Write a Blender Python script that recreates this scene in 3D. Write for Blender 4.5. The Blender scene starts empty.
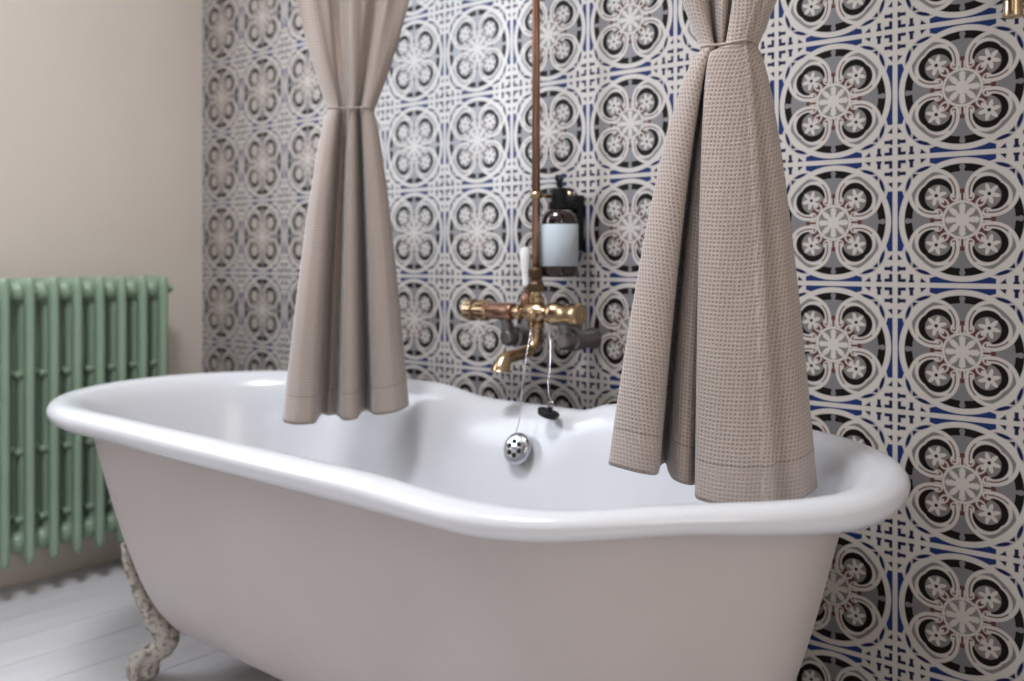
import bpy, bmesh, math, random
from mathutils import Vector, Matrix, noise
random.seed(7)
sc = bpy.context.scene
COL = sc.collection
PI = math.pi

# ------------------------------------------------------------------ materials
class Ex:
    """tiny wrapper so that shader maths can be written as expressions"""
    nt = None
    def __init__(s, sock): s.s = sock
    def __add__(a, b): return fm('ADD', a, b)
    __radd__ = __add__
    def __sub__(a, b): return fm('SUBTRACT', a, b)
    def __rsub__(a, b): return fm('SUBTRACT', b, a)
    def __mul__(a, b): return fm('MULTIPLY', a, b)
    __rmul__ = __mul__
    def __truediv__(a, b): return fm('DIVIDE', a, b)
    def __neg__(a): return fm('MULTIPLY', a, -1.0)

def fm(op, *args, clamp=False):
    n = Ex.nt.nodes.new('ShaderNodeMath'); n.operation = op; n.use_clamp = clamp
    for i, a in enumerate(args):
        if isinstance(a, Ex): Ex.nt.links.new(a.s, n.inputs[i])
        else: n.inputs[i].default_value = a
    return Ex(n.outputs[0])

def fmax(a, *r):
    for b in r: a = fm('MAXIMUM', a, b)
    return a
def fmin(a, *r):
    for b in r: a = fm('MINIMUM', a, b)
    return a
def fabs(a): return fm('ABSOLUTE', a)
def hyp(x, y): return fm('SQRT', x*x + y*y)
def circ(x, y, cx, cy, r): return hyp(x - cx, y - cy) - r
def boxd(x, y, cx, cy, hx, hy): return fmax(fabs(x - cx) - hx, fabs(y - cy) - hy)
def ell(x, y, cx, cy, hx, hy, ang=0.0):
    c, s = math.cos(ang), math.sin(ang)
    dx, dy = x - cx, y - cy
    return (hyp((dx*c + dy*s)*(1/hx), (dy*c - dx*s)*(1/hy)) - 1.0)*min(hx, hy)
def trid(x, y, pts):
    d = None
    A = sum(pts[i][0]*pts[(i+1) % 3][1] - pts[(i+1) % 3][0]*pts[i][1] for i in range(3))
    if A < 0: pts = pts[::-1]
    for i in range(3):
        (x0, y0), (x1, y1) = pts[i], pts[(i+1) % 3]
        L = math.hypot(x1-x0, y1-y0)
        nx, ny = (y1-y0)/L, -(x1-x0)/L
        e = x*nx + y*ny - (x0*nx + y0*ny)
        d = e if d is None else fmax(d, e)
    return d

def new_mat(name, col=(0.8, 0.8, 0.8), rough=0.5, metal=0.0, **kw):
    m = bpy.data.materials.new(name); m.use_nodes = True
    b = m.node_tree.nodes['Principled BSDF']
    b.inputs['Base Color'].default_value = (*col, 1)
    b.inputs['Roughness'].default_value = rough
    b.inputs['Metallic'].default_value = metal
    for k, v in kw.items(): b.inputs[k].default_value = v
    return m, m.node_tree, b

def noisy(m, nt, b, c1, c2, scale=8, lo=0.35, hi=0.65, bump=0.0, detail=4, rough=None, stretch=(1, 1, 1)):
    tc = nt.nodes.new('ShaderNodeTexCoord'); mp = nt.nodes.new('ShaderNodeMapping')
    mp.inputs['Scale'].default_value = stretch
    nz = nt.nodes.new('ShaderNodeTexNoise'); nz.inputs['Scale'].default_value = scale; nz.inputs['Detail'].default_value = detail
    rp = nt.nodes.new('ShaderNodeValToRGB')
    rp.color_ramp.elements[0].position = lo; rp.color_ramp.elements[0].color = (*c1, 1)
    rp.color_ramp.elements[1].position = hi; rp.color_ramp.elements[1].color = (*c2, 1)
    nt.links.new(tc.outputs['Object'], mp.inputs[0]); nt.links.new(mp.outputs[0], nz.inputs['Vector'])
    nt.links.new(nz.outputs[0], rp.inputs[0]); nt.links.new(rp.outputs[0], b.inputs['Base Color'])
    if rough:
        mr = nt.nodes.new('ShaderNodeMapRange'); mr.inputs[3].default_value = rough[0]; mr.inputs[4].default_value = rough[1]
        nt.links.new(nz.outputs[0], mr.inputs[0]); nt.links.new(mr.outputs[0], b.inputs['Roughness'])
    if bump:
        bp = nt.nodes.new('ShaderNodeBump'); bp.inputs['Strength'].default_value = 1; bp.inputs['Distance'].default_value = bump
        nt.links.new(nz.outputs[0], bp.inputs['Height']); nt.links.new(bp.outputs[0], b.inputs['Normal'])
    return m

def mk(name, c1, c2, scale, rough=0.5, metal=0.0, bump=0.0, lo=0.35, hi=0.65, stretch=(1, 1, 1), detail=4, rr=None, **kw):
    m, nt, b = new_mat(name, c1, rough, metal, **kw)
    return noisy(m, nt, b, c1, c2, scale, lo, hi, bump, detail, rr, stretch)

TS, TZ = 0.2, 0.1812
def tile_material():
    m, nt, b = new_mat('patterned_tile', rough=0.3)
    Ex.nt = nt
    tc = nt.nodes.new('ShaderNodeTexCoord'); sp = nt.nodes.new('ShaderNodeSeparateXYZ')
    nt.links.new(tc.outputs['Object'], sp.inputs[0])
    X, Z = Ex(sp.outputs[0]), Ex(sp.outputs[2])
    fx = fm('FRACT', X*(1/TS) + 20.0)*2.0 - 1.0
    fz = fm('FRACT', (Z - TZ)*(1/TS) + 20.0)*2.0 - 1.0
    ax, az = fabs(fx), fabs(fz)
    a, bb = fmax(ax, az), fmin(ax, az)
    r = hyp(ax, az)
    c1, c2 = 1.0 - bb, 1.0 - a
    K = 55.0
    WHITE = (0.475, 0.43, 0.385); G1 = (0.118, 0.108, 0.112); G2 = (0.120, 0.104, 0.095)
    G3 = (0.122, 0.104, 0.092); BLACK = (0.009, 0.007, 0.006); MAR = (0.078, 0.024, 0.018); BLUE = (0.010, 0.024, 0.105)
    MARK = (0.011, 0.014, 0.045)
    state = {'c': None}
    def layer(d, colr):
        mask = fm('SUBTRACT', 0.5, d*K, clamp=True)
        mx = nt.nodes.new('ShaderNodeMix'); mx.data_type = 'RGBA'
        nt.links.new(mask.s, mx.inputs[0])
        if state['c'] is None: mx.inputs[6].default_value = (*WHITE, 1)
        else: nt.links.new(state['c'], mx.inputs[6])
        mx.inputs[7].default_value = (*colr, 1)
        state['c'] = mx.outputs[2]
    # outside the ring
    layer(fmax(0.93 - r, a - 0.966, bb - 0.475, (bb - 0.37)*0.317 + 0.855 - a), BLUE)
    layer(ell(c1, c2, 0.43, 0.205, 0.125, 0.033, -0.30), (0.010, 0.013, 0.055))
    layer(trid(c1, c2, [(0.40, 0.285), (0.275, 0.262), (0.285, 0.385)]), MARK)
    layer(boxd(c1, c2, 0.252, 0.100, 0.029, 0.068), MARK)
    layer(boxd(c1, c2, 0.252, 0.054, 0.045, 0.021), MARK)
    layer(trid(c1, c2, [(0.38, 0.038), (0.485, 0.038), (0.40, 0.115)]), MARK)
    layer(boxd(c1, c2, 0.105, 0.067, 0.063, 0.028), MARK)
    # inside the ring
    layer(r - 0.862, G1)
    layer(fmax(r - 0.862, 0.735 - r), BLACK)
    layer(fmin(circ(a, bb, 0.805, 0.0, 0.042), boxd(a, bb, 0.76, 0.0, 0.05, 0.030)), G1)
    layer(r - 0.47, MAR)
    layer(circ(a, bb, 0.418, 0.418, 0.378), WHITE)
    layer(fmax(circ(a, bb, 0.425, 0.425, 0.318), -circ(a, bb, 0.425, 0.325, 0.270), 0.62 - (a + bb)), G2)
    dl = circ(a, bb, 0.415, 0.415, 0.0)
    layer(circ(a, bb, 0.43, 0.355, 0.215), BLACK)
    layer(circ(a, bb, 0.352, 0.352, 0.192), G3)
    layer(fmax(r - 0.415, bb - 0.30), MAR)
    # scrolls, loop, flower
    layer(circ(a, bb, 0.352, 0.108, 0.066), WHITE)
    layer(fmax(fabs(dl - 0.350) - 0.026, 0.28 - a, bb - 0.2), WHITE)
    layer(fmax(fabs(dl - 0.316) - 0.012, bb - 0.26, 0.33 - a, a - 0.64), MAR)
    layer(circ(a, bb, 0.336, 0.118, 0.030), MAR)
    layer(circ(a, bb, 0.352, 0.122, 0.018), WHITE)
    layer(fmax(fabs(bb - 0.030) - 0.011, 0.28 - a, a - 0.40), WHITE)
    layer(ell(a, bb, 0.262, 0.262, 0.085, 0.060, PI/4), WHITE)
    layer(ell(a, bb, 0.262, 0.262, 0.058, 0.036, PI/4), MAR)
    px, pz = a - 0.378, bb - 0.378
    rho = hyp(px, pz); psi = fm('ARCTAN2', pz, px)
    layer(rho - 0.112 - fm('COSINE', (psi - PI/4)*6.0)*0.046, WHITE)
    layer(rho - 0.028, BLACK)
    # centre rosette
    layer(r - 0.292, WHITE); layer(r - 0.256, G3)
    layer(fmin(r - 0.105, ell(a, bb, 0.165, 0.0, 0.088, 0.044), ell(a, bb, 0.120, 0.120, 0.086, 0.042, PI/4),
               ell(a, bb, 0.21, 0.0, 0.026, 0.05)), WHITE)
    layer(fabs(r - 0.897) - 0.042, WHITE)
    layer(0.965 - a, WHITE)
    nz = nt.nodes.new('ShaderNodeTexNoise'); nz.inputs['Scale'].default_value = 9; nz.inputs['Detail'].default_value = 5
    nt.links.new(tc.outputs['Object'], nz.inputs['Vector'])
    mr = nt.nodes.new('ShaderNodeMapRange'); mr.inputs[3].default_value = 0.34; mr.inputs[4].default_value = 0.44
    nt.links.new(nz.outputs[0], mr.inputs[0]); nt.links.new(mr.outputs[0], b.inputs['Roughness'])
    nt.links.new(state['c'], b.inputs['Base Color'])
    # the dark inks are matt, the pale glaze has a sheen
    bw = nt.nodes.new('ShaderNodeRGBToBW'); nt.links.new(state['c'], bw.inputs[0])
    ms = nt.nodes.new('ShaderNodeMapRange'); ms.inputs[1].default_value = 0.025; ms.inputs[2].default_value = 0.10
    ms.inputs[3].default_value = 0.10; ms.inputs[4].default_value = 0.7
    mc = nt.nodes.new('ShaderNodeMapRange'); mc.inputs[1].default_value = 0.02; mc.inputs[2].default_value = 0.08; mc.inputs[4].default_value = 0.7
    nt.links.new(bw.outputs[0], mc.inputs[0]); nt.links.new(mc.outputs[0], b.inputs['Coat Weight'])
    b.inputs['Coat Roughness'].default_value = 0.48; b.inputs['Coat IOR'].default_value = 1.75
    nt.links.new(bw.outputs[0], ms.inputs[0]); nt.links.new(ms.outputs[0], b.inputs['Specular IOR Level'])
    return m

def cloth_material(name, c1, c2, period):
    m, nt, b = new_mat(name, c1, 0.92)
    b.inputs['Sheen Weight'].default_value = 0.25; b.inputs['Sheen Roughness'].default_value = 0.5
    Ex.nt = nt
    uv = nt.nodes.new('ShaderNodeUVMap'); sp = nt.nodes.new('ShaderNodeSeparateXYZ')
    nt.links.new(uv.outputs[0], sp.inputs[0])
    nzw = nt.nodes.new('ShaderNodeTexNoise'); nzw.inputs['Scale'].default_value = 25
    nt.links.new(uv.outputs[0], nzw.inputs['Vector'])
    wob = (Ex(nzw.outputs[0]) - 0.5)*0.0022
    U, V = Ex(sp.outputs[0]) + wob, Ex(sp.outputs[1]) + wob
    k = 2*PI/period
    cu, cv = fm('COSINE', U*k), fm('COSINE', V*k)
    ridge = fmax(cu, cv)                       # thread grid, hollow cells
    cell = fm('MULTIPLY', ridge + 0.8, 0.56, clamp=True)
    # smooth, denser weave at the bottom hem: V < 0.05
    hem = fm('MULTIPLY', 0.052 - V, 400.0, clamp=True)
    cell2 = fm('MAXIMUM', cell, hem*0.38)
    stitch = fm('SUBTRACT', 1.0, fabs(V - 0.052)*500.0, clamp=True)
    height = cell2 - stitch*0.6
    nz = nt.nodes.new('ShaderNodeTexNoise'); nz.inputs['Scale'].default_value = 420; nz.inputs['Detail'].default_value = 3
    nt.links.new(uv.outputs[0], nz.inputs['Vector'])
    h2 = height + Ex(nz.outputs[0])*0.5
    bp = nt.nodes.new('ShaderNodeBump'); bp.inputs['Strength'].default_value = 0.65; bp.inputs['Distance'].default_value = 0.0012
    nt.links.new(h2.s, bp.inputs['Height']); nt.links.new(bp.outputs[0], b.inputs['Normal'])
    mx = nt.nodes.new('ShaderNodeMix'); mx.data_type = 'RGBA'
    mx.inputs[6].default_value = (*c2, 1); mx.inputs[7].default_value = (*c1, 1)  # darker tint in the weave hollows puts their shade into the colour
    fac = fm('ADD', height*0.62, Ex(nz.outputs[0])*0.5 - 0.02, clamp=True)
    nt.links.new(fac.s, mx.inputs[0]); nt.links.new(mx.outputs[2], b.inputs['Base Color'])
    return m

M = {}
M['tile'] = tile_material()
M['plaster'] = mk('cream_plaster', (0.63, 0.56, 0.495), (0.655, 0.585, 0.515), 3, 0.62, bump=0.0006)
M['darkwall'] = mk('low_bounce_plaster', (0.10, 0.085, 0.075), (0.12, 0.10, 0.09), 3, 0.7)  # unseen front wall given a dark colour to cut its bounce light
M['ceiling'] = mk('white_ceiling', (0.78, 0.76, 0.73), (0.80, 0.78, 0.75), 3, 0.8)
M['boards'] = mk('white_painted_boards', (0.60, 0.58, 0.60), (0.64, 0.62, 0.63), 5, 0.42, bump=0.0005, stretch=(6, 1, 1))
M['gap'] = mk('dark_floor_gap', (0.03, 0.025, 0.02), (0.05, 0.04, 0.035), 20, 0.9)
M['frame'] = mk('white_window_paint', (0.72, 0.71, 0.69), (0.76, 0.75, 0.73), 6, 0.4)
M['enamel'] = mk('white_enamel', (0.60, 0.60, 0.62), (0.62, 0.62, 0.64), 4, 0.20, **{'Coat Weight': 0.12, 'Coat Roughness': 0.08})
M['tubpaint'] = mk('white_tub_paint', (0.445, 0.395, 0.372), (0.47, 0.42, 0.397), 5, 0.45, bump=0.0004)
M['iron'] = mk('worn_cream_cast_iron', (0.11, 0.085, 0.06), (0.50, 0.46, 0.40), 95, 0.62, bump=0.003, lo=0.32, hi=0.52, detail=6)
M['green'] = mk('sage_green_enamel', (0.225, 0.315, 0.222), (0.245, 0.335, 0.242), 6, 0.33)
M['brass'] = mk('aged_brass', (0.36, 0.245, 0.145), (0.55, 0.41, 0.26), 30, 0.24, 1.0, rr=(0.16, 0.34))
M['copper'] = mk('aged_copper', (0.29, 0.155, 0.10), (0.40, 0.23, 0.16), 24, 0.3, 1.0, rr=(0.22, 0.4))
M['darkbrass'] = mk('tarnished_brass', (0.10, 0.065, 0.04), (0.24, 0.16, 0.10), 40, 0.35, 1.0)
M['steel'] = mk('dull_steel', (0.19, 0.18, 0.17), (0.27, 0.26, 0.245), 30, 0.38, 1.0)
M['chrome'] = mk('chrome', (0.50, 0.51, 0.53), (0.58, 0.59, 0.61), 10, 0.16, 1.0)
M['porcelain'] = mk('white_porcelain', (0.80, 0.79, 0.76), (0.84, 0.83, 0.80), 8, 0.15)
M['rubber'] = mk('black_rubber', (0.008, 0.009, 0.012), (0.014, 0.015, 0.018), 20, 0.4, **{'Specular IOR Level': 0.25})
M['blackplastic'] = mk('black_plastic', (0.006, 0.006, 0.007), (0.010, 0.010, 0.011), 15, 0.35, **{'Specular IOR Level': 0.2})
M['amber'] = mk('dark_amber_glass', (0.012, 0.005, 0.004), (0.020, 0.007, 0.004), 10, 0.06, **{'Coat Weight': 0.6})
M['paper'] = mk('pale_blue_grey_paper', (0.50, 0.56, 0.60), (0.53, 0.59, 0.63), 12, 0.6)
M['hole'] = mk('hole_shade', (0.006, 0.006, 0.007), (0.01, 0.01, 0.011), 20, 0.8)
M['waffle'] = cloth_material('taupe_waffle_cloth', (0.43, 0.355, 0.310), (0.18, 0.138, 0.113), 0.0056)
M['cord'] = mk('taupe_cord', (0.33, 0.265, 0.225), (0.40, 0.325, 0.28), 90, 0.9, bump=0.001)

# ------------------------------------------------------------------ mesh helpers
def link(name, bm, mats, parent=None, smooth=True, angle=None):
    me = bpy.data.meshes.new(name); bmesh.ops.recalc_face_normals(bm, faces=bm.faces[:]); bm.to_mesh(me); bm.free()
    if not isinstance(mats, (list, tuple)): mats = [mats]
    for q in mats: me.materials.append(q)
    if smooth:
        for p in me.polygons: p.use_smooth = True
        if angle is not None:
            try: me.set_sharp_from_angle(angle=math.radians(angle))
            except Exception: pass
    o = bpy.data.objects.new(name, me); COL.objects.link(o)
    if parent: o.parent = parent
    return o
def tag(o, label, cat, group=None):
    o['label'] = label; o['category'] = cat
    if group: o['group'] = group
    return o
def thing(name, label, cat, loc, group=None):
    o = bpy.data.objects.new(name, None); COL.objects.link(o); o.location = loc
    o.empty_display_size = 0.05
    return tag(o, label, cat, group)
def struct(o): o['kind'] = 'structure'; return o
def local(bm, loc):
    bmesh.ops.translate(bm, verts=bm.verts[:], vec=-Vector(loc)); return bm

def box(bm, x0, x1, y0, y1, z0, z1, bev=0.0, mi=0):
    g = bmesh.ops.create_cube(bm, size=1.0)
    vs = g['verts']
    for v in vs:
        v.co = Vector(((x0+x1)/2 + v.co.x*(x1-x0), (y0+y1)/2 + v.co.y*(y1-y0), (z0+z1)/2 + v.co.z*(z1-z0)))
    fs = set(f for v in vs for f in v.link_faces)
    for f in fs: f.material_index = mi
    if bev:
        es = list(set(e for v in vs for e in v.link_edges))
        bmesh.ops.bevel(bm, geom=es, offset=bev, segments=3, affect='EDGES', profile=0.5)
    return bm

def frame_of(d):
    d = Vector(d).normalized()
    u = Vector((0, 0, 1)) if abs(d.z) < 0.9 else Vector((1, 0, 0))
    s = d.cross(u).normalized(); t = s.cross(d).normalized()
    return d, s, t
def lathe(bm, prof, origin, axis=(0, 0, 1), n=32, mi=0, caps=True):
    """prof: list of (radius, height along axis)"""
    d, s, t = frame_of(axis); o = Vector(origin)
    rings = []
    for r, h in prof:
        rings.append([bm.verts.new(o + d*h + (s*math.cos(2*PI*k/n) + t*math.sin(2*PI*k/n))*max(r, 1e-5)) for k in range(n)])
    for A, B in zip(rings, rings[1:]):
        for k in range(n):
            f = bm.faces.new((A[k], A[(k+1) % n], B[(k+1) % n], B[k])); f.material_index = mi
    if caps:
        for R in (rings[0], rings[-1]):
            f = bm.faces.new(R); f.material_index = mi
    return bm
def smooth_path(pts, per=6):
    P = [Vector(p) for p in pts]; out = []
    n = len(P)
    for i in range(n-1):
        p0, p1, p2, p3 = P[max(i-1, 0)], P[i], P[i+1], P[min(i+2, n-1)]
        for k in range(per):
            t = k/per
            out.append(0.5*((2*p1) + (-p0+p2)*t + (2*p0-5*p1+4*p2-p3)*t*t + (-p0+3*p1-3*p2+p3)*t**3))
    out.append(P[-1]); return out
def tube(bm, pts, rad, n=12, mi=0):
    """rad: number or list per point, entries may be (r_side, r_up)"""
    P = [Vector(p) for p in pts]; rings = []
    prev = None
    for i, p in enumerate(P):
        d = (P[min(i+1, len(P)-1)] - P[max(i-1, 0)]).normalized()
        if prev is None: _, s, t = frame_of(d)
        else:
            s = prev - d*prev.dot(d); s.normalize(); t = s.cross(d).normalized()
        prev = s
        r = rad[i] if isinstance(rad, (list, tuple)) else rad
        rs, rt = r if isinstance(r, (list, tuple)) else (r, r)
        rings.append([bm.verts.new(p + s*math.cos(2*PI*k/n)*rs + t*math.sin(2*PI*k/n)*rt) for k in range(n)])
    for A, B in zip(rings, rings[1:]):
        for k in range(n):
            f = bm.faces.new((A[k], A[(k+1) % n], B[(k+1) % n], B[k])); f.material_index = mi
    for R in (rings[0], rings[-1]):
        f = bm.faces.new(R); f.material_index = mi
    return bm
def interp(a, x):
    if x <= a[0][0]: return a[0][1]
    for (x0, y0), (x1, y1) in zip(a, a[1:]):
        if x <= x1: return y0 + (y1-y0)*(x-x0)/(x1-x0)
    return a[-1][1]
def sstep(x, a, b):
    t = min(1, max(0, (x-a)/(b-a))); return t*t*(3-2*t)

# ------------------------------------------------------------------ the room
RX, RY, RZ = 3.6, -3.6, 2.6
bm = bmesh.new(); box(bm, 0.0, RX, 0.0, 0.1, -0.1, RZ)
struct(link('wall_back', bm, M['tile'], smooth=False))
WY0, WY1, WZ0, WZ1 = -2.10, -0.70, 0.95, 2.45            # window in the left wall, out of frame
bm = bmesh.new()
for a in ((WY1, 0.1, -0.1, RZ), (RY, WY0, -0.1, RZ), (WY0, WY1, -0.1, WZ0), (WY0, WY1, WZ1, RZ)):
    box(bm, -0.12, 0.0, *a)
struct(link('wall_left', bm, M['plaster'], smooth=False))
EY0, EY1, EZ0, EZ1 = -2.05, -1.15, 0.5, 2.1             # added right-wall window, unseen, to brighten the tub's right end
bm = bmesh.new()
for a in ((EY1, 0.1, -0.1, RZ), (RY-0.1, EY0, -0.1, RZ), (EY0, EY1, -0.1, EZ0), (EY0, EY1, EZ1, RZ)):
    box(bm, RX, RX+0.1, *a)
struct(link('wall_right', bm, M['plaster'], smooth=False))
FX0, FX1, FZ0, FZ1 = 2.25, 3.35, 0.8, 2.3                  # added window behind the camera, unseen, for fill light
bm = bmesh.new()
for a in ((-0.12, FX0, -0.1, RZ), (FX1, RX+0.1, -0.1, RZ), (FX0, FX1, -0.1, FZ0), (FX0, FX1, FZ1, RZ)):
    box(bm, a[0], a[1], RY-0.1, RY, a[2], a[3])
struct(link('wall_front', bm, M['darkwall'], smooth=False))
SX0, SX1, SY0, SY1 = 1.05, 1.65, -1.55, -0.95              # skylight
bm = bmesh.new()
for a in ((-0.12, SX0, RY-0.1, 0.1), (SX1, RX+0.1, RY-0.1, 0.1), (SX0, SX1, RY-0.1, SY0), (SX0, SX1, SY1, 0.1)):
    box(bm, a[0], a[1], a[2], a[3], RZ, RZ+0.12)
struct(link('ceiling', bm, M['ceiling'], smooth=False))
bm = bmesh.new()
box(bm, -0.12, RX+0.1, RY-0.1, 0.1, -0.1, -0.022, mi=1)
x = 0.006
first = True
edges = []
xe = 0.751 - 0.13*6
while xe < RX:
    x0, x1 = max(0.004, xe+0.0011), min(RX-0.004, xe+0.13-0.0011)
    if x1 - x0 > 0.01: box(bm, x0, x1, RY+0.004, -0.004, -0.025, 0.0, bev=0.0005, mi=0)
    xe += 0.13
struct(link('floor', bm, [M['boards'], M['gap']], smooth=False))
def window_frame(name, axis, c, u0, u1, v0, v1, nu, nv):
    bm = bmesh.new(); w = 0.045
    def bar(a0, a1, b0, b1):
        if axis == 'x': box(bm, c-0.03, c+0.03, a0, a1, b0, b1, 0.004)
        elif axis == 'y': box(bm, a0, a1, c-0.03, c+0.03, b0, b1, 0.004)
        else: box(bm, a0, a1, b0, b1, c-0.03, c+0.03, 0.004)
    bar(u0, u0+w, v0, v1); bar(u1-w, u1, v0, v1); bar(u0+w, u1-w, v0, v0+w); bar(u0+w, u1-w, v1-w, v1)
    for i in range(1, nu):
        p = u0 + (u1-u0)*i/nu; bar(p-0.015, p+0.015, v0+w, v1-w)
    for j in range(1, nv):
        p = v0 + (v1-v0)*j/nv; bar(u0+w, u1-w, p-0.0145, p+0.0145)
    return struct(link(name, bm, M['frame'], smooth=False))
window_frame('window_1', 'x', -0.06, WY0, WY1, WZ0, WZ1, 2, 3)
window_frame('fill_window_front', 'y', RY-0.05, FX0, FX1, FZ0, FZ1, 2, 3)
window_frame('fill_window_right', 'x', RX+0.05, EY0, EY1, EZ0, EZ1, 2, 3)
window_frame('window_3', 'z', RZ+0.06, SX0, SX1, SY0, SY1, 2, 1)

# ------------------------------------------------------------------ bathtub
BX0, BX1, BY = 0.895, 1.80, -0.45
def stadium(na=36, ns=40):
    out = []   # (centre x, normal x, normal y)
    for k in range(na):                     # left end: from front (270deg) clockwise to back
        A = math.radians(270 - 180*k/na); out.append((BX0, math.cos(A), math.sin(A)))
    for k in range(ns): out.append((BX0 + (BX1-BX0)*k/ns, 0.0, 1.0))
    for k in range(na):
        A = math.radians(90 - 180*k/na); out.append((BX1, math.cos(A), math.sin(A)))
    for k in range(ns): out.append((BX1 - (BX1-BX0)*k/ns, 0.0, -1.0))
    return out
ST = stadium()
def tub_point(s, r, z):
    cx, nx, ny = s
    if cx == BX1 and ny < 0 and nx > 0:
        q = (2*nx*ny)**2; r *= 1-0.10*q; z += (0.562-z)*0.26*q*sstep(z, 0.40, 0.515)
    if ny < 0:                                   # the roll gets slimmer along the front of the right-hand end
        if cx == BX1 and nx > 1e-6: p_ = 1 - sstep(math.degrees(math.atan2(ny, nx)), -76, -42)
        else: p_ = sstep(cx, 1.60, 1.80) if nx > -1e-6 else 0.0
        if z > 0.515: z -= (z-0.515)*0.15*p_
    x, y = cx + r*nx, BY + r*ny
    if ny > 0.99:
        mk_ = sstep(x, 1.08, 1.26)*(1-sstep(x, 1.475, 1.55))
        w = sstep(z, 0.22, 0.54)
        z -= 0.018*mk_*w; y -= 0.008*mk_*w
    return Vector((x, y, z))
def tub_loft(bm, prof, cap0=False, cap1=False):
    rings = [[bm.verts.new(tub_point(s, r, z)) for s in ST] for r, z in prof]
    n = len(ST)
    for A, B in zip(rings, rings[1:]):
        for k in range(n): bm.faces.new((A[k], A[(k+1) % n], B[(k+1) % n], B[k]))
    if cap0: bm.faces.new(rings[0])
    if cap1: bm.faces.new(rings[-1])
    return rings
def curve2(pts, per=4):
    return [(p.x, p.y) for p in smooth_path([(a, b, 0) for a, b in pts], per)]
TUB = (1.35, -0.45, 0.0)
tub = thing('bathtub', 'white roll-top bathtub on claw feet, grey-white outside and glossy white inside', 'bathtub', TUB)
shell_prof = curve2([(0.02, 0.094), (0.06, 0.096), (0.105, 0.104), (0.135, 0.122), (0.158, 0.148), (0.178, 0.18), (0.204, 0.24), (0.237, 0.34), (0.266, 0.45), (0.282, 0.512), (0.290, 0.520)])
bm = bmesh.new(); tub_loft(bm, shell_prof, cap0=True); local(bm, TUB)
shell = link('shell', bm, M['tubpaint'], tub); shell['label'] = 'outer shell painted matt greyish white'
rim_prof = curve2([(0.290, 0.520), (0.315, 0.5185), (0.336, 0.522), (0.350, 0.532), (0.355, 0.545), (0.350, 0.556), (0.338, 0.562), (0.322, 0.562), (0.306, 0.556), (0.291, 0.541),
                   (0.280, 0.520), (0.268, 0.485), (0.255, 0.44), (0.226, 0.34), (0.194, 0.24), (0.166, 0.175), (0.135, 0.142), (0.10, 0.130), (0.05, 0.128), (0.01, 0.127)])
bm = bmesh.new(); tub_loft(bm, rim_prof, cap1=True); local(bm, TUB)
basin = link('basin', bm, M['enamel'], tub); basin['label'] = 'glossy white enamelled inside with rolled rim'

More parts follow.
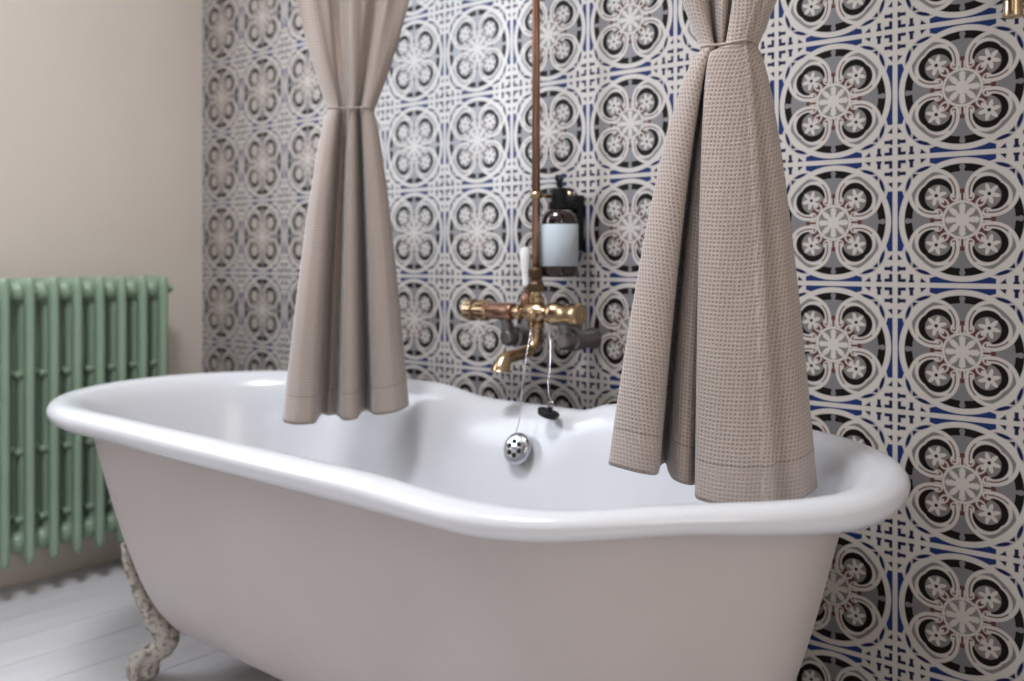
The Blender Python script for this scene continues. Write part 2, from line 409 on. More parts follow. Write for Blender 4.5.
def claw_foot(az, cx):
    e = Vector((math.cos(az), math.sin(az), 0)); t = Vector((-e.y, e.x, 0)); c = Vector((cx, BY, 0))
    P = lambda rho, z, w=0.0: c + e*rho + t*w + Vector((0, 0, z))
    bm = bmesh.new()
    # leg: leaf shaped ribbon up the tub, neck, knee, ankle
    body = [(0.226, 0.272), (0.220, 0.245), (0.209, 0.212), (0.190, 0.168), (0.166, 0.120), (0.150, 0.088), (0.154, 0.066), (0.172, 0.054), (0.184, 0.036), (0.187, 0.02)]
    rad = [(0.014, 0.008), (0.026, 0.011), (0.034, 0.015), (0.036, 0.018), (0.034, 0.023), (0.027, 0.024), (0.023, 0.021), (0.023, 0.019), (0.026, 0.020), (0.022, 0.012)]
    path = smooth_path([P(a, b) for a, b in body], 5)
    rr = smooth_path([(a, b, 0) for a, b in rad], 5)
    # tube's first axis is across t
    n = 16; rings = []
    for i, p in enumerate(path):
        d = (path[min(i+1, len(path)-1)] - path[max(i-1, 0)]).normalized()
        up = t.cross(d).normalized()
        rings.append([bm.verts.new(p + t*math.cos(2*PI*k/n)*rr[i].x + up*math.sin(2*PI*k/n)*rr[i].y) for k in range(n)])
    for A, B in zip(rings, rings[1:]):
        for k in range(n): bm.faces.new((A[k], A[(k+1) % n], B[(k+1) % n], B[k]))
    bm.faces.new(rings[0]); bm.faces.new(rings[-1])
    # leaf veins and curled scroll at the shoulder
    for w in (-0.013, 0.0, 0.013):
        tube(bm, smooth_path([P(0.229, 0.268, w*0.4), P(0.2235, 0.235, w), P(0.204, 0.175, w*1.1), P(0.187, 0.128, w*0.8), P(0.178, 0.1, w*0.5)], 4), 0.0048, 8)
    for w in (-0.019, 0.019):
        tube(bm, smooth_path([P(0.196, 0.178, w*1.2), P(0.186, 0.145, w*1.3), P(0.172, 0.118, w*1.2), P(0.178, 0.108, w), P(0.184, 0.116, w)], 4), 0.005, 8)
    # ball and four toes
    g = bmesh.ops.create_uvsphere(bm, u_segments=20, v_segments=14, radius=0.024)
    for v in g['verts']: v.co = v.co + P(0.187, 0.0245)
    for q, (dx, dw) in enumerate(((0.024, -0.013), (0.026, 0.005), (0.016, 0.021), (0.010, -0.024))):
        tube(bm, smooth_path([P(0.161, 0.058, dw*0.6), P(0.178+dx*0.5, 0.060, dw*0.9), P(0.187+dx, 0.040, dw*1.05), P(0.187+dx*1.12, 0.018, dw*1.1), P(0.187+dx*0.9, 0.0045, dw)], 4),
             [0.009]*5+[0.0095]*5+[0.008]*4+[0.006, 0.005, 0.004], 10)
    # mounting lug under the tub
    tube(bm, [P(0.160, 0.093), P(0.135, 0.102), P(0.118, 0.108)], 0.011, 10)
    # rough casting
    bmesh.ops.subdivide_edges(bm, edges=bm.edges[:], cuts=1, use_grid_fill=True)
    for v in bm.verts:
        q = noise.noise(v.co*70)
        v.co += v.normal*0.0 + Vector((noise.noise(v.co*60+Vector((3, 1, 2))), noise.noise(v.co*60+Vector((8, 5, 1))), noise.noise(v.co*60)*0.6))*0.0016
        if v.co.z < 0.0005: v.co.z = 0.0005
    local(bm, TUB)
    return link('foot', bm, M['iron'], tub)
for az, cx in ((229, BX0), (131, BX0), (-49, BX1), (49, BX1)):
    f = claw_foot(math.radians(az), cx)
    f['label'] = 'worn cream cast-iron claw foot'
# overflow grille on the inner back side
nrm = Vector((0, -0.955, 0.30)).normalized()
oc = Vector((1.390, -0.2035, 0.4735))
d, s, t = frame_of(nrm)
bm = bmesh.new()
lathe(bm, [(0.0295, -0.004), (0.030, 0.001), (0.0285, 0.005), (0.023, 0.009), (0.020, 0.0095), (0.0, 0.0105)], oc, nrm, 36)
lathe(bm, [(0.004, 0.0), (0.004, 0.013), (0.0, 0.0145)], oc, nrm, 12)
local(bm, TUB); og = link('overflow_grille', bm, M['chrome'], tub); og['label'] = 'round chrome overflow grille'
for k in range(6):
    A = 2*PI*k/6 + 0.3
    c = oc + s*math.cos(A)*0.0125 + t*math.sin(A)*0.0125
    bm = bmesh.new(); lathe(bm, [(0.0046, 0.004), (0.0046, 0.0112)], c, nrm, 14); local(bm, TUB)
    link('hole_disc', bm, M['hole'], og)  # solid dark discs, shade inside the holes put into their colour

# ------------------------------------------------------------------ radiator
RXF, PITCH, RB, RT = 0.14, 0.0577, 0.088, 0.776
NS = 13
R0 = -0.203
rad_loc = (0.09, R0 - PITCH*(NS-1)/2, 0.0)
rad = thing('radiator', 'sage green cast-iron column radiator against the cream wall', 'radiator', rad_loc)
def section_mesh(first):
    bm = bmesh.new()
    cols = (0.14, 0.094, 0.048)
    for i, cxx in enumerate(cols):
        sx, sy = 0.0155, 0.0118
        zs = [(RB+0.018, 0.55), (RB+0.03, 0.9), (RB+0.06, 1.0), (0.4, 1.0), (RT-0.06, 1.0), (RT-0.022, 1.0), (RT-0.008, 0.9), (RT-0.001, 0.55)]
        if i == 0: zs = [(RB, 0.45), (RB+0.006, 0.85), (RB+0.02, 1.0)] + zs[2:]
        n = 16; rings = []
        for z, q in zs:
            rings.append([bm.verts.new((cxx + math.cos(2*PI*k/n)*sx*q, math.sin(2*PI*k/n)*sy*q, z)) for k in range(n)])
        for A, B in zip(rings, rings[1:]):
            for k in range(n): bm.faces.new((A[k], A[(k+1) % n], B[(k+1) % n], B[k]))
        bm.faces.new(rings[0]); bm.faces.new(rings[-1])
    if first:                                      # standing leg on the end sections
        for cxx in (0.14, 0.048):
            lathe(bm, [(0.006, 0.0), (0.012, 0.001), (0.0125, 0.006), (0.009, 0.02), (0.0085, 0.06), (0.011, 0.12)], (cxx, 0, 0), (0, 0, 1), 14)
    # arched heads and feet joining the columns
    for z0, dz, arch in ((RT-0.022, 0.020, 0.0), (RB+0.042, 0.019, 0.0)):
        tube(bm, [(0.14, 0, z0), (0.117, 0, z0+arch), (0.094, 0, z0), (0.071, 0, z0+arch), (0.048, 0, z0)], [(0.0125, dz), (0.0125, dz*0.95), (0.0125, dz), (0.0125, dz*0.95), (0.0125, dz)], 14)
    # hubs (nipples) between the sections
    for z0 in (RT-0.036, RB+0.045):
        lathe(bm, [(0.0, -0.0285), (0.020, -0.0284), (0.0245, -0.022), (0.027, -0.012), (0.0275, 0.0), (0.027, 0.012), (0.0245, 0.022), (0.020, 0.0284), (0.0, 0.0285)], (0.098, 0, z0), (0, 1, 0), 22, caps=False)
    # small spacer studs on the columns
    for z0 in (0.540, 0.352, 0.188):
        for cxx in (0.104, 0.062):
            lathe(bm, [(0.0, -0.0215), (0.004, -0.0208), (0.0085, -0.0175), (0.0095, -0.013), (0.0095, 0.013), (0.0085, 0.0175), (0.004, 0.0208), (0.0, 0.0215)], (cxx, 0, z0), (0, 1, 0), 12, caps=False)
    return bm
bm = section_mesh(True); bmesh.ops.translate(bm, verts=bm.verts[:], vec=(-rad_loc[0], 0, 0))
sec0 = link('section', bm, M['green'], rad, angle=50); sec0.location = (0, R0 - rad_loc[1], 0)
bm = section_mesh(False); bmesh.ops.translate(bm, verts=bm.verts[:], vec=(-rad_loc[0], 0, 0))
secm = link('section', bm, M['green'], rad, angle=50); secm.location = (0, R0 - PITCH - rad_loc[1], 0)
for k in range(2, NS):
    o = (sec0 if k == NS-1 else secm).copy(); COL.objects.link(o); o.parent = rad; o.location = (0, R0 - PITCH*k - rad_loc[1], 0)
bm = bmesh.new(); lathe(bm, [(0.017, 0.0), (0.017, 0.008), (0.011, 0.009), (0.011, 0.020), (0.006, 0.024)], (0.098, R0+0.0275, RT-0.036), (0, 1, 0), 6); local(bm, rad_loc)
link('end_plug', bm, M['green'], rad, angle=30)
for q in (1, NS-2):
    bm = bmesh.new(); y = R0 - PITCH*(q+0.5)
    box(bm, 0.0015, 0.012, y-0.02, y+0.02, 0.14, 0.22, 0.002); box(bm, 0.0015, 0.075, y-0.008, y+0.008, 0.142, 0.156, 0.002); local(bm, rad_loc)
    link('wall_bracket', bm, M['green'], rad)

# ------------------------------------------------------------------ curtains
def resample(pts, n):
    L = [0.0]
    for a, b in zip(pts, pts[1:]): L.append(L[-1] + (b-a).length)
    out, j = [], 0
    for k in range(n):
        q = L[-1]*k/n
        while j < len(L)-2 and L[j+1] < q: j += 1
        f = (q - L[j])/max(1e-9, L[j+1]-L[j]); out.append(pts[j].lerp(pts[j+1], f))
    return out
def closed_smooth(pts, per=8):
    P = [Vector(p) for p in pts]; n = len(P); out = []
    for i in range(n):
        p0, p1, p2, p3 = P[i-1], P[i], P[(i+1) % n], P[(i+2) % n]
        for k in range(per):
            t = k/per
            # centripetal-ish: damp overshoot
            m1, m2 = (p2-p0)*0.38, (p3-p1)*0.38
            h00, h10, h01, h11 = 2*t**3-3*t*t+1, t**3-2*t*t+t, -2*t**3+3*t*t, t**3-t*t
            out.append(p1*h00 + m1*h10 + p2*h01 + m2*h11)
    return out
def curtain(label, centre, lat, tie_z, tie_c, tie_half, hem_path, hem_front, top_c, spread, folds, power, zring, seedv, fast=()):
    """hem_path: closed list (l, d, hem_z) in metres along the camera-facing side then the back.
       hem_front: index in hem_path where the back begins"""
    lat = Vector((*lat, 0)).normalized(); dep = Vector((lat.y, -lat.x, 0))     # towards the room
    C = Vector((*centre, 0))
    NF, NB = 190, 90
    front = smooth_open([(l, d, z) for l, d, z in hem_path[:hem_front]], 8)
    back = smooth_open([(l, d, z) for l, d, z in [hem_path[hem_front-1]] + hem_path[hem_front:] + [hem_path[0]]], 8)
    hem = resample(front, NF) + resample(back, NB)
    N = len(hem)
    lm = max(abs(h.x) for h in hem)
    hemL = [0.0]
    for k in range(N): hemL.append(hemL[-1] + ((hem[(k+1) % N]-hem[k]).to_2d()).length)
    tie = []
    for k, h in enumerate(hem):
        # gathered: squash and round off
        l = h.x/lm*tie_half; d = h.y*0.42
        lim = 0.030*math.sqrt(max(0.0, 1-(l/tie_half)**2)*0.94+0.06)
        d = lim*(0.62 if k < NF else -0.72) + d*0.8
        tie.append(Vector((tie_c + l, d, 0)))
    top = []
    rs = random.Random(seedv)
    ph = [rs.uniform(0, 6.28) for _ in range(4)]
    for k in range(N):
        if k < NF: q = k/(NF-1); l = -1 + 2*q; sgn = 1
        else: q = 1-(k-NF)/(NB-1); l = -1 + 2*q; sgn = -1
        w = math.sin(folds*PI*2*q + ph[0]) * 0.6 + 0.4*math.sin(folds*1.7*PI*2*q + ph[1])
        d = sgn*0.012 + 0.034*w*(1 if sgn > 0 else 0.85)*math.sqrt(max(0.02, 1-l*l))
        top.append(Vector((top_c + l*spread, d, 0)))
    powers = [power]*N
    for fl, fd, fp, fw in fast:                    # fold edges that drop straight down from the tie
        k0 = min(range(NF), key=lambda k: (hem[k].x-fl)**2 + (hem[k].y-fd)**2)
        for k in range(N):
            wgt = math.exp(-((k-k0)/fw)**2); powers[k] = powers[k]*(1-wgt) + fp*wgt
    rows = []
    NH = 76
    for j in range(NH+1):                          # below the tie
        s = j/NH
        rows.append([(tie[k].lerp(Vector((hem[k].x, hem[k].y, 0)), max(0.0, s)**powers[k]), tie_z + (hem[k].z - tie_z)*s, (1-s)*(tie_z-hem[k].z)) for k in range(N)])
    rows.reverse()                                 # hem first
    NT = 56
    for j in range(1, NT+1):                       # above the tie
        s = j/NT
        z = tie_z + (zring - tie_z)*s
        h = z - tie_z
        g = 1-math.exp(-h/0.42); g /= (1-math.exp(-(zring-tie_z)/0.42))
        puff = 1.0
        row = []
        for k in range(N):
            p = tie[k].lerp(top[k], g)
            row.append((p, z, 0))
        rows.append(row)
    bm = bmesh.new(); uvl = bm.loops.layers.uv.new('UVMap')
    arcs = []
    for row in rows:
        L = [0.0]
        for k in range(N):
            L.append(L[-1] + (row[(k+1) % N][0].to_2d() - row[k][0].to_2d()).length)
        arcs.append([q - L[NF//2] for q in L])
    grid = []
    for row in rows:
        ring = []
        for k, (p, z, _) in enumerate(row):
            wob = noise.noise(Vector((k*0.05+seedv, z*9.0, 1.7)))*0.0022
            ring.append(bm.verts.new(C + lat*p.x + dep*(p.y + wob) + Vector((0, 0, z))))
        grid.append(ring)
    hz = [h.z for h in hem]
    for j in range(len(grid)-1):
        A, B = grid[j], grid[j+1]
        for k in range(N):
            k2 = (k+1) % N
            f = bm.faces.new((A[k], A[k2], B[k2], B[k]))
            uvs = [(arcs[j][k], A[k].co.z-hz[k]), (arcs[j][k+1], A[k2].co.z-hz[k2]), (arcs[j+1][k+1], B[k2].co.z-hz[k2]), (arcs[j+1][k], B[k].co.z-hz[k])]
            for lp, uv in zip(f.loops, uvs): lp[uvl].uv = uv
    base = Vector((centre[0], centre[1], min(hz)))
    root = thing('shower_curtain', label, 'curtain', base, 'shower curtains tied at the waist')
    local(bm, base)
    cl = link('cloth', bm, M['waffle'], root)
    sm = cl.modifiers.new('sol', 'SOLIDIFY'); sm.thickness = 0.0016; sm.offset = -1
    # tie cord
    bm = bmesh.new()
    hull = convex_hull([(p.x, p.y) for p in tie])
    hp = resample([Vector((x, y, 0)) for x, y in hull + [hull[0]]], 60)
    mx_ = sum((p for p in hp), Vector())/60
    pts = [C + lat*(mx_.x + (p.x-mx_.x)*1.012) + dep*(mx_.y + (p.y-mx_.y)*1.02) + Vector((0, 0, tie_z + 0.002 + 0.0015*math.sin(k*0.35))) for k, p in enumerate(hp + [hp[0]])]
    tube(bm, pts, 0.0017, 8); local(bm, base)
    link('tieback', bm, M['cord'], root)
    # curtain rings at the top
    return root
def convex_hull(P):
    P = sorted(set(P))
    def half(Q):
        h = []
        for p in Q:
            while len(h) > 1 and (h[-1][0]-h[-2][0])*(p[1]-h[-2][1]) - (h[-1][1]-h[-2][1])*(p[0]-h[-2][0]) <= 0: h.pop()
            h.append(p)
        return h
    return half(P)[:-1] + half(P[::-1])[:-1]
def smooth_open(pts, per):
    P = [Vector(p) for p in pts]; n = len(P); out = []
    for i in range(n-1):
        p0, p1, p2, p3 = P[max(0, i-1)], P[i], P[i+1], P[min(n-1, i+2)]
        m1, m2 = (p2-p0)*0.36, (p3-p1)*0.36
        for k in range(per):
            t = k/per
            out.append(p1*(2*t**3-3*t*t+1) + m1*(t**3-2*t*t+t) + p2*(-2*t**3+3*t*t) + m2*(t**3-t*t))
    out.append(P[-1]); return out

ZR = 1.98
hemR = [(-0.157, -0.030, 0.536), (-0.153, 0.000, 0.535), (-0.134, 0.016, 0.534), (-0.110, 0.024, 0.531), (-0.090, 0.020, 0.528), (-0.085, -0.004, 0.526), (-0.086, -0.060, 0.524), (-0.081, -0.090, 0.522),
        (-0.074, -0.040, 0.520), (-0.066, -0.012, 0.517), (-0.054, -0.002, 0.514), (-0.042, -0.006, 0.511), (-0.034, -0.028, 0.508), (-0.028, -0.050, 0.506), (-0.028, -0.030, 0.504), (-0.0355, 0.004, 0.503), (-0.031, 0.026, 0.500),
        (-0.006, 0.042, 0.498), (0.028, 0.050, 0.498), (0.052, 0.050, 0.500), (0.0535, 0.0545, 0.500), (0.066, 0.053, 0.502), (0.070, 0.050, 0.503), (0.071, 0.034, 0.503), (0.076, 0.030, 0.503), (0.088, 0.032, 0.505), (0.104, 0.026, 0.508), (0.117, 0.008, 0.512), (0.126, -0.014, 0.515),
        (0.120, -0.036, 0.518), (0.09, -0.060, 0.52), (0.05, -0.070, 0.52), (0.0, -0.090, 0.52), (-0.05, -0.118, 0.525), (-0.10, -0.112, 0.53), (-0.138, -0.058, 0.535)]
cr = curtain('taupe waffle-weave shower curtain tied at its waist, right of the brass taps', (1.897, -0.37), (0.882, 0.472), 1.107, 0.014, 0.0405, hemR, 29, 0.012, 0.195, 4.2, 0.62, ZR, 3, [(-0.034, 0.02, 0.15, 13.0)])
hemL_ = [(-0.124, -0.022, 0.506), (-0.118, 0.006, 0.505), (-0.098, 0.024, 0.504), (-0.074, 0.026, 0.504), (-0.060, 0.010, 0.504), (-0.056, -0.045, 0.504), (-0.050, -0.085, 0.505), (-0.036, -0.066, 0.505),
         (-0.022, -0.070, 0.506), (-0.013, -0.020, 0.507), (-0.006, 0.010, 0.507), (0.008, 0.016, 0.508), (0.020, 0.004, 0.509), (0.027, -0.050, 0.51), (0.038, -0.085, 0.511), (0.047, -0.050, 0.512), (0.054, 0.002, 0.515), (0.070, 0.020, 0.518), (0.092, 0.024, 0.522),
         (0.112, 0.008, 0.527), (0.122, -0.018, 0.530),
         (0.112, -0.060, 0.528), (0.07, -0.098, 0.525), (0.03, -0.112, 0.52), (-0.02, -0.114, 0.515), (-0.07, -0.104, 0.51), (-0.105, -0.065, 0.506)]
cl_ = curtain('taupe waffle-weave shower curtain tied at its waist, between green radiator and brass taps', (1.059, -0.33), (0.636, 0.772), 1.112, 0.008, 0.045, hemL_, 21, 0.016, 0.185, 3.4, 0.72, ZR, 11, [(0.0, 0.014, 0.4, 10.0)])
# oval curtain rail, above the frame
rail = thing('curtain_rail', 'oval copper shower curtain rail over the bathtub', 'rail', (1.48, -0.36, ZR+0.02))
bm = bmesh.new()
pts = [Vector((1.48 + 0.62*math.cos(2*PI*k/64), -0.36 + 0.20*math.sin(2*PI*k/64), ZR+0.012)) for k in range(65)]
tube(bm, pts, 0.008, 10); local(bm, (1.48, -0.36, ZR+0.02)); link('oval_rail', bm, M['copper'], rail)
bm = bmesh.new(); tube(bm, [(1.50, -0.165, ZR+0.012), (1.50, -0.03, ZR+0.012)], 0.008, 10); lathe(bm, [(0.03, 0.0), (0.028, -0.01), (0.012, -0.016), (0.01, -0.03)], (1.50, -0.001, ZR+0.012), (0, 1, 0), 20)
local(bm, (1.48, -0.36, ZR+0.02)); link('wall_arm', bm, M['copper'], rail)

# ------------------------------------------------------------------ bath mixer
MX, MY, MZ = 1.349, -0.10, 0.717
ML = (MX, 0.0, MZ)
mixer = thing('bath_mixer', 'aged brass wall-mounted bath mixer with a swan spout above the bath rim', 'tap', ML)
def mpart(name, bm, mat, parent=mixer, angle=40):
    local(bm, ML); return link(name, bm, mat, parent, angle=angle)
bm = bmesh.new()
lathe(bm, [(0.011, -0.062), (0.0115, -0.046), (0.016, -0.044), (0.016, -0.036), (0.011, -0.033), (0.0125, -0.026), (0.020, -0.016), (0.022, 0.0), (0.020, 0.014), (0.013, 0.022), (0.011, 0.028), (0.011, 0.05)], (MX, MY, MZ), (1, 0, 0), 28)
lathe(bm, [(0.010, 0.0), (0.0105, 0.018), (0.016, 0.020), (0.016, 0.030), (0.012, 0.033), (0.0115, 0.040)], (MX, MY, MZ), (0, 0, 1), 24)
lathe(bm, [(0.014, 0.0), (0.0125, 0.016), (0.0165, 0.020), (0.0165, 0.028), (0.013, 0.032), (0.012, 0.04)], (MX, MY, MZ), (0, 0, -1), 24)
lathe(bm, [(0.010, 0.0), (0.012, 0.018), (0.010, 0.024), (0.006, 0.028)], (MX+0.004, MY, MZ-0.002), (0.1, -1, -0.05), 20)
mpart('valve_body', bm, M['brass'])
# left hand head: barrel with fluted grip
bm = bmesh.new()
lathe(bm, [(0.0155, -0.058), (0.0175, -0.064), (0.0175, -0.118), (0.0150, -0.122)], (MX, MY, MZ), (1, 0, 0), 28)
mpart('barrel', bm, M['copper'])
def fluted(x0, x1, r, mat, name):
    bm = bmesh.new(); n = 48; rings = []
    for h, q in ((x0, 0.75), (x0+(x1-x0)*0.08, 1.0), (x0+(x1-x0)*0.42, 1.0), (x0+(x1-x0)*0.46, 0.78), (x0+(x1-x0)*0.58, 0.78), (x0+(x1-x0)*0.62, 1.05), (x0+(x1-x0)*0.93, 1.05), (x1, 0.7)):
        rings.append([bm.verts.new((MX+h, MY + math.cos(2*PI*k/n)*r*q*(1+0.075*math.cos(8*2*PI*k/n)), MZ + math.sin(2*PI*k/n)*r*q*(1+0.075*math.cos(8*2*PI*k/n)))) for k in range(n)])
    for A, B in zip(rings, rings[1:]):
        for k in range(n): bm.faces.new((A[k], A[(k+1) % n], B[(k+1) % n], B[k]))
    bm.faces.new(rings[0]); bm.faces.new(rings[-1])
    return mpart(name, bm, mat)
fluted(-0.121, -0.186, 0.0205, M['brass'], 'tap_handle')
bm = bmesh.new()
lathe(bm, [(0.012, 0.030), (0.020, 0.034), (0.022, 0.040), (0.022, 0.052), (0.0205, 0.054), (0.0205, 0.086), (0.0225, 0.089), (0.0225, 0.104), (0.019, 0.108), (0.0, 0.109)], (MX, MY, MZ), (1, 0, 0), 32)
mpart('tap_handle', bm, M['brass'])
# wall unions below and behind the bar
for x in (MX-0.080, MX+0.064):
    bm = bmesh.new()
    z = MZ-0.052
    lathe(bm, [(0.021, -0.001), (0.020, -0.008), (0.0175, -0.012), (0.0165, -0.05), (0.021, -0.052), (0.021, -0.072), (0.017, -0.076), (0.017, -0.096), (0.012, -0.102)], (x, 0, z), (0, 1, 0), 26)
    tube(bm, smooth_path([(x, -0.084, z+0.004), (x, -0.092, z+0.022), (x, MY, MZ-0.012)], 4), 0.0115, 14)
    mpart('wall_union', bm, M['steel'])
# spout
bm = bmesh.new()
sp = smooth_path([(MX, MY, MZ-0.036), (MX, MY-0.003, MZ-0.056), (MX-0.002, MY-0.016, MZ-0.071), (MX-0.004, MY-0.040, MZ-0.077), (MX-0.006, MY-0.066, MZ-0.080), (MX-0.007, MY-0.083, MZ-0.085), (MX-0.008, MY-0.092, MZ-0.098), (MX-0.008, MY-0.094, MZ-0.107)], 5)
nS = len(sp)
tube(bm, sp, [0.0115 if i < nS*0.55 else 0.0115 + 0.0105*((i-nS*0.55)/(nS*0.45))**1.3 for i in range(nS)], 20)
mpart('spout', bm, M['brass'])
# diverter with white porcelain lever
bm = bmesh.new(); box(bm, MX-0.032, MX-0.012, MY-0.012, MY+0.010, MZ+0.006, MZ+0.036, 0.004)
lathe(bm, [(0.006, 0.03), (0.006, 0.05)], (MX-0.022, MY, MZ+0.004), (0, 0, 1), 14)
dv = mpart('diverter', bm, M['copper'])
bm = bmesh.new(); lathe(bm, [(0.006, 0.045), (0.0085, 0.048), (0.0085, 0.053), (0.0075, 0.056), (0.0095, 0.075), (0.011, 0.10), (0.0105, 0.116), (0.007, 0.123), (0.0, 0.125)], (MX-0.022, MY, MZ+0.004), (-0.05, 0, 1), 20)
mpart('lever', bm, M['porcelain'], dv)
# riser
riser = thing('shower_pipe', 'thin copper shower riser pipe running up the tiled wall beside the soap bottle', 'pipe', (MX, 0.0, MZ+0.04))
RL = (MX, 0.0, MZ+0.04)
bm = bmesh.new(); tube(bm, [(MX, MY, MZ+0.041), (MX, MY, 1.4), (MX, MY, 2.3)], 0.0078, 14); local(bm, RL); link('pipe', bm, M['copper'], riser)
bm = bmesh.new(); lathe(bm, [(0.012, 0.041), (0.016, 0.044), (0.016, 0.056), (0.012, 0.060), (0.011, 0.066), (0.0145, 0.069), (0.0145, 0.084), (0.010, 0.089), (0.0079, 0.090)], (MX, MY, MZ), (0, 0, 1), 8); local(bm, RL)
link('compression_nut', bm, M['darkbrass'], riser, angle=30)
for z in (0.945, 1.95):
    bm = bmesh.new()
    lathe(bm, [(0.0079, -0.007), (0.0115, -0.006), (0.0115, 0.006), (0.0079, 0.007)], (MX, MY, z), (0, 0, 1), 18, caps=False)
    tube(bm, [(MX+0.001, MY+0.010, z), (MX+0.001, -0.004, z)], 0.004, 10)
    lathe(bm, [(0.016, -0.0005), (0.015, -0.005), (0.006, -0.008)], (MX+0.001, 0, z), (0, 1, 0), 18)
    local(bm, RL); link('pipe_clip', bm, M['brass'], riser)

# ------------------------------------------------------------------ plug on chain
def chain(bm, pts, rad=0.0012, step=0.006):
    P = smooth_path(pts, 14); tube(bm, P, rad*0.75, 6)
    acc = 0.0
    for a, b in zip(P, P[1:]):
        acc += (b-a).length
        if acc >= step:
            acc = 0
            g = bmesh.ops.create_icosphere(bm, subdivisions=1, radius=rad*1.35)
            for v in g['verts']: v.co += b
    return bm
plug_c = Vector((1.448, -0.187, 0.541))
plug = thing('bath_plug', 'black rubber bath plug on a thin chain resting against the bath side', 'plug', tuple(plug_c))
pn = Vector((0.30, 0.12, 1)).normalized()
bm = bmesh.new(); lathe(bm, [(0.0175, -0.004), (0.0185, -0.003), (0.0205, 0.003), (0.0205, 0.0055), (0.019, 0.007), (0.006, 0.0075), (0.0045, 0.014), (0.0, 0.0145)], plug_c, pn, 28); local(bm, plug_c)
link('stopper', bm, M['rubber'], plug, angle=40)
bm = bmesh.new()
pts = [plug_c + pn*0.018 + Vector((math.cos(a)*0.006, 0, math.sin(a)*0.006)) for a in [2*PI*k/16 for k in range(17)]]
tube(bm, pts, 0.0013, 8); local(bm, plug_c); link('split_ring', bm, M['chrome'], plug)
bm = bmesh.new(); chain(bm, [plug_c + pn*0.024, (1.442, -0.178, 0.585), (1.424, -0.150, 0.635), (1.400, -0.120, 0.685), (1.388, -0.105, 0.697)]); local(bm, plug_c)
link('chain', bm, M['chrome'], plug)
ocx = oc + Vector((0, -0.006, 0.031))
bm = bmesh.new(); chain(bm, [oc + Vector((0.001, -0.009, 0.022)), (1.387, -0.192, 0.535), (1.372, -0.168, 0.585), (1.356, -0.135, 0.645), (1.3460, -0.112, 0.684)]); local(bm, TUB)
link('overflow_chain', bm, M['chrome'], tub)

# ------------------------------------------------------------------ soap bottle and its wall holder
SBX, SBY = 1.375, -0.060
holder = thing('bottle_holder', 'black metal wall bracket holding the soap bottle', 'holder', (1.385, 0.0, 0.90))
HL = (1.385, 0.0, 0.90)
bm = bmesh.new(); box(bm, 1.344, 1.392, -0.022, -0.0005, 0.838, 0.948, 0.002); local(bm, HL); link('wall_plate', bm, M['blackplastic'], holder)
bm = bmesh.new()
lathe(bm, [(0.0175, -0.006), (0.0215, -0.006), (0.0215, 0.006), (0.0175, 0.006), (0.0175, -0.006)], (SBX, SBY, 0.926), (0, 0, 1), 24, caps=False)
box(bm, SBX-0.004, SBX+0.016, -0.046, -0.021, 0.920, 0.932, 0.001); local(bm, HL); link('neck_ring', bm, M['blackplastic'], holder, angle=40)
bottle = thing('soap_bottle', 'dark amber pump bottle with a blank pale blue-grey label on the tiled wall', 'bottle', (SBX, SBY, 0.786))
BL = (SBX, SBY, 0.786)
bm = bmesh.new()
prof = [(0.0, 0.788), (0.030, 0.786), (0.0345, 0.789), (0.0365, 0.796), (0.0365, 0.888), (0.0355, 0.897), (0.032, 0.908), (0.025, 0.916), (0.018, 0.9195), (0.0155, 0.921), (0.0155, 0.931)]
lathe(bm, prof, (SBX, SBY, 0), (0, 0, 1), 40, caps=False); local(bm, BL); link('glass_body', bm, M['amber'], bottle)
bm = bmesh.new(); lathe(bm, [(0.0366, 0.8075), (0.0372, 0.808), (0.0372, 0.893-0.005), (0.0366, 0.8885)], (SBX, SBY, 0), (0, 0, 1), 40, caps=False); local(bm, BL)
link('paper_label', bm, M['paper'], bottle)
bm = bmesh.new()
lathe(bm, [(0.0, 0.9285), (0.0160, 0.929), (0.0165, 0.931), (0.0165, 0.957), (0.0145, 0.960), (0.0060, 0.961), (0.0055, 0.968), (0.0055, 0.9725), (0.0085, 0.974), (0.0090, 0.982), (0.0075, 0.9855), (0.0, 0.986)], (SBX, SBY, 0), (0, 0, 1), 24, caps=False)
tube(bm, smooth_path([(SBX, SBY, 0.979), (SBX+0.012, SBY-0.012, 0.979), (SBX+0.019, SBY-0.020, 0.976), (SBX+0.021, SBY-0.022, 0.970)], 4), 0.0036, 10)
local(bm, BL); link('pump_head', bm, M['blackplastic'], bottle, angle=40)

# ------------------------------------------------------------------ brass fitting high on the right
fit = thing('brass_fitting', 'small brass wall fitting cut off by the top right corner of the picture', 'fixture', (2.180, 0.0, 1.2))
FL = (2.180, 0.0, 1.2)
bm = bmesh.new()
lathe(bm, [(0.0, 1.1655), (0.0125, 1.166), (0.0135, 1.168), (0.0135, 1.188), (0.0115, 1.190), (0.0135, 1.192), (0.0135, 1.215), (0.011, 1.219), (0.011, 1.24), (0.007, 1.25), (0.0, 1.252)], (2.180, -0.042, 0), (0, 0, 1), 10, caps=False); local(bm, FL)
link('knob', bm, M['brass'], fit, angle=40)
bm = bmesh.new(); lathe(bm, [(0.032, 0.0), (0.030, -0.008), (0.012, -0.012), (0.010, -0.034)], (2.180, 0, 1.225), (0, 1, 0), 24); local(bm, FL)
link('wall_rose', bm, M['brass'], fit, angle=40)

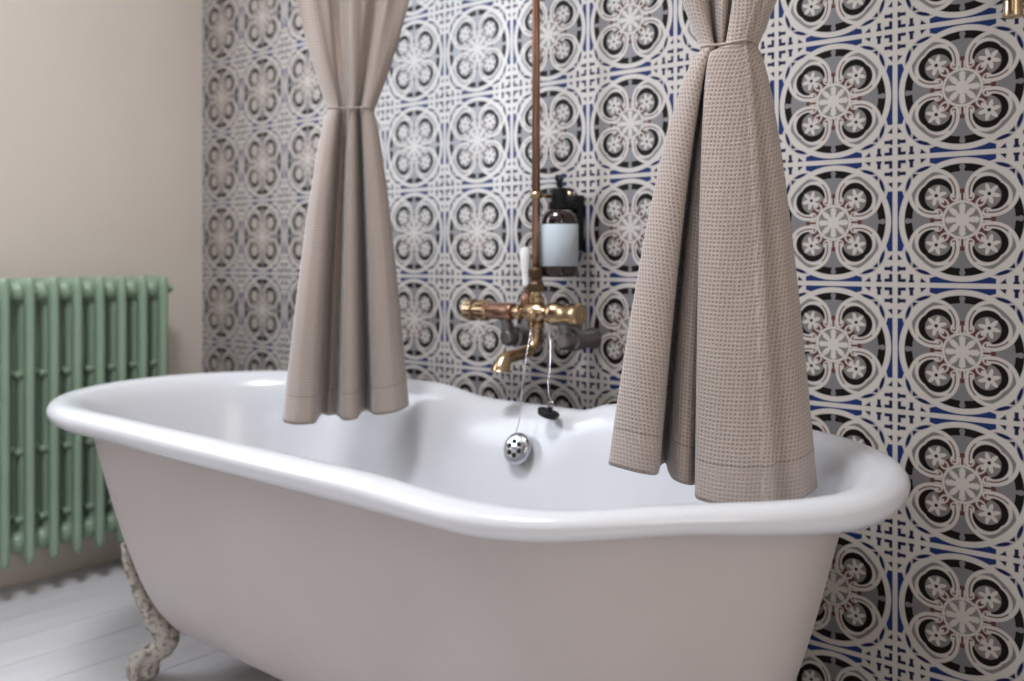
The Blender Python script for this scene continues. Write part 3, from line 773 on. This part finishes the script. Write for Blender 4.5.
# ------------------------------------------------------------------ light
def area(name, loc, size, rot, power, colr, spread=None):
    l = bpy.data.lights.new(name, 'AREA'); l.shape = 'RECTANGLE'; l.size, l.size_y = size; l.energy = power; l.color = colr
    if spread: l.spread = spread
    o = bpy.data.objects.new(name, l); COL.objects.link(o); o.location = loc; o.rotation_euler = rot
    return o
area('skylight_daylight', ((SX0+SX1)/2, (SY0+SY1)/2, RZ+0.16), (SX1-SX0, SY1-SY0), (0, 0, 0), 76, (0.90, 0.94, 1.0))
area('left_window_daylight', (-0.16, (WY0+WY1)/2, (WZ0+WZ1)/2), (WZ1-WZ0, WY1-WY0), (0, -PI/2, 0), 58, (0.84, 0.90, 1.0))
area('front_fill', ((FX0+FX1)/2, RY-0.14, (FZ0+FZ1)/2), (FX1-FX0, FZ1-FZ0), (PI/2, 0, 0), 8, (1.0, 0.95, 0.89))  # weak fill added through the unseen front opening
area('right_fill', (RX+0.14, (EY0+EY1)/2, (EZ0+EZ1)/2), (EZ1-EZ0, EY1-EY0), (0, PI/2, 0), 20, (1.0, 0.93, 0.85))  # warm fill added to brighten the tub's right-hand outside
w = bpy.data.worlds.new('world'); sc.world = w; w.use_nodes = True
w.node_tree.nodes['Background'].inputs[0].default_value = (0.75, 0.85, 1.0, 1)
w.node_tree.nodes['Background'].inputs[1].default_value = 0.6

# ------------------------------------------------------------------ camera
cam = bpy.data.cameras.new('camera'); co = bpy.data.objects.new('camera', cam); COL.objects.link(co)
co.location = (2.5408, -1.5492, 0.8234)
co.rotation_euler = (PI/2, 0, 0.71314)
cam.sensor_width = 36; cam.lens = 966.6/1024*36
cam.shift_y = -82.6/1024
cam.clip_start = 0.02
cam.dof.use_dof = True; cam.dof.focus_distance = 1.34; cam.dof.aperture_fstop = 2.8
sc.camera = co
sc.cycles.caustics_reflective = False
sc.view_settings.view_transform = 'Standard'; sc.view_settings.look = 'None'
sc.view_settings.gamma = 1; sc.view_settings.use_curve_mapping = False
sc.view_settings.exposure = -0.07
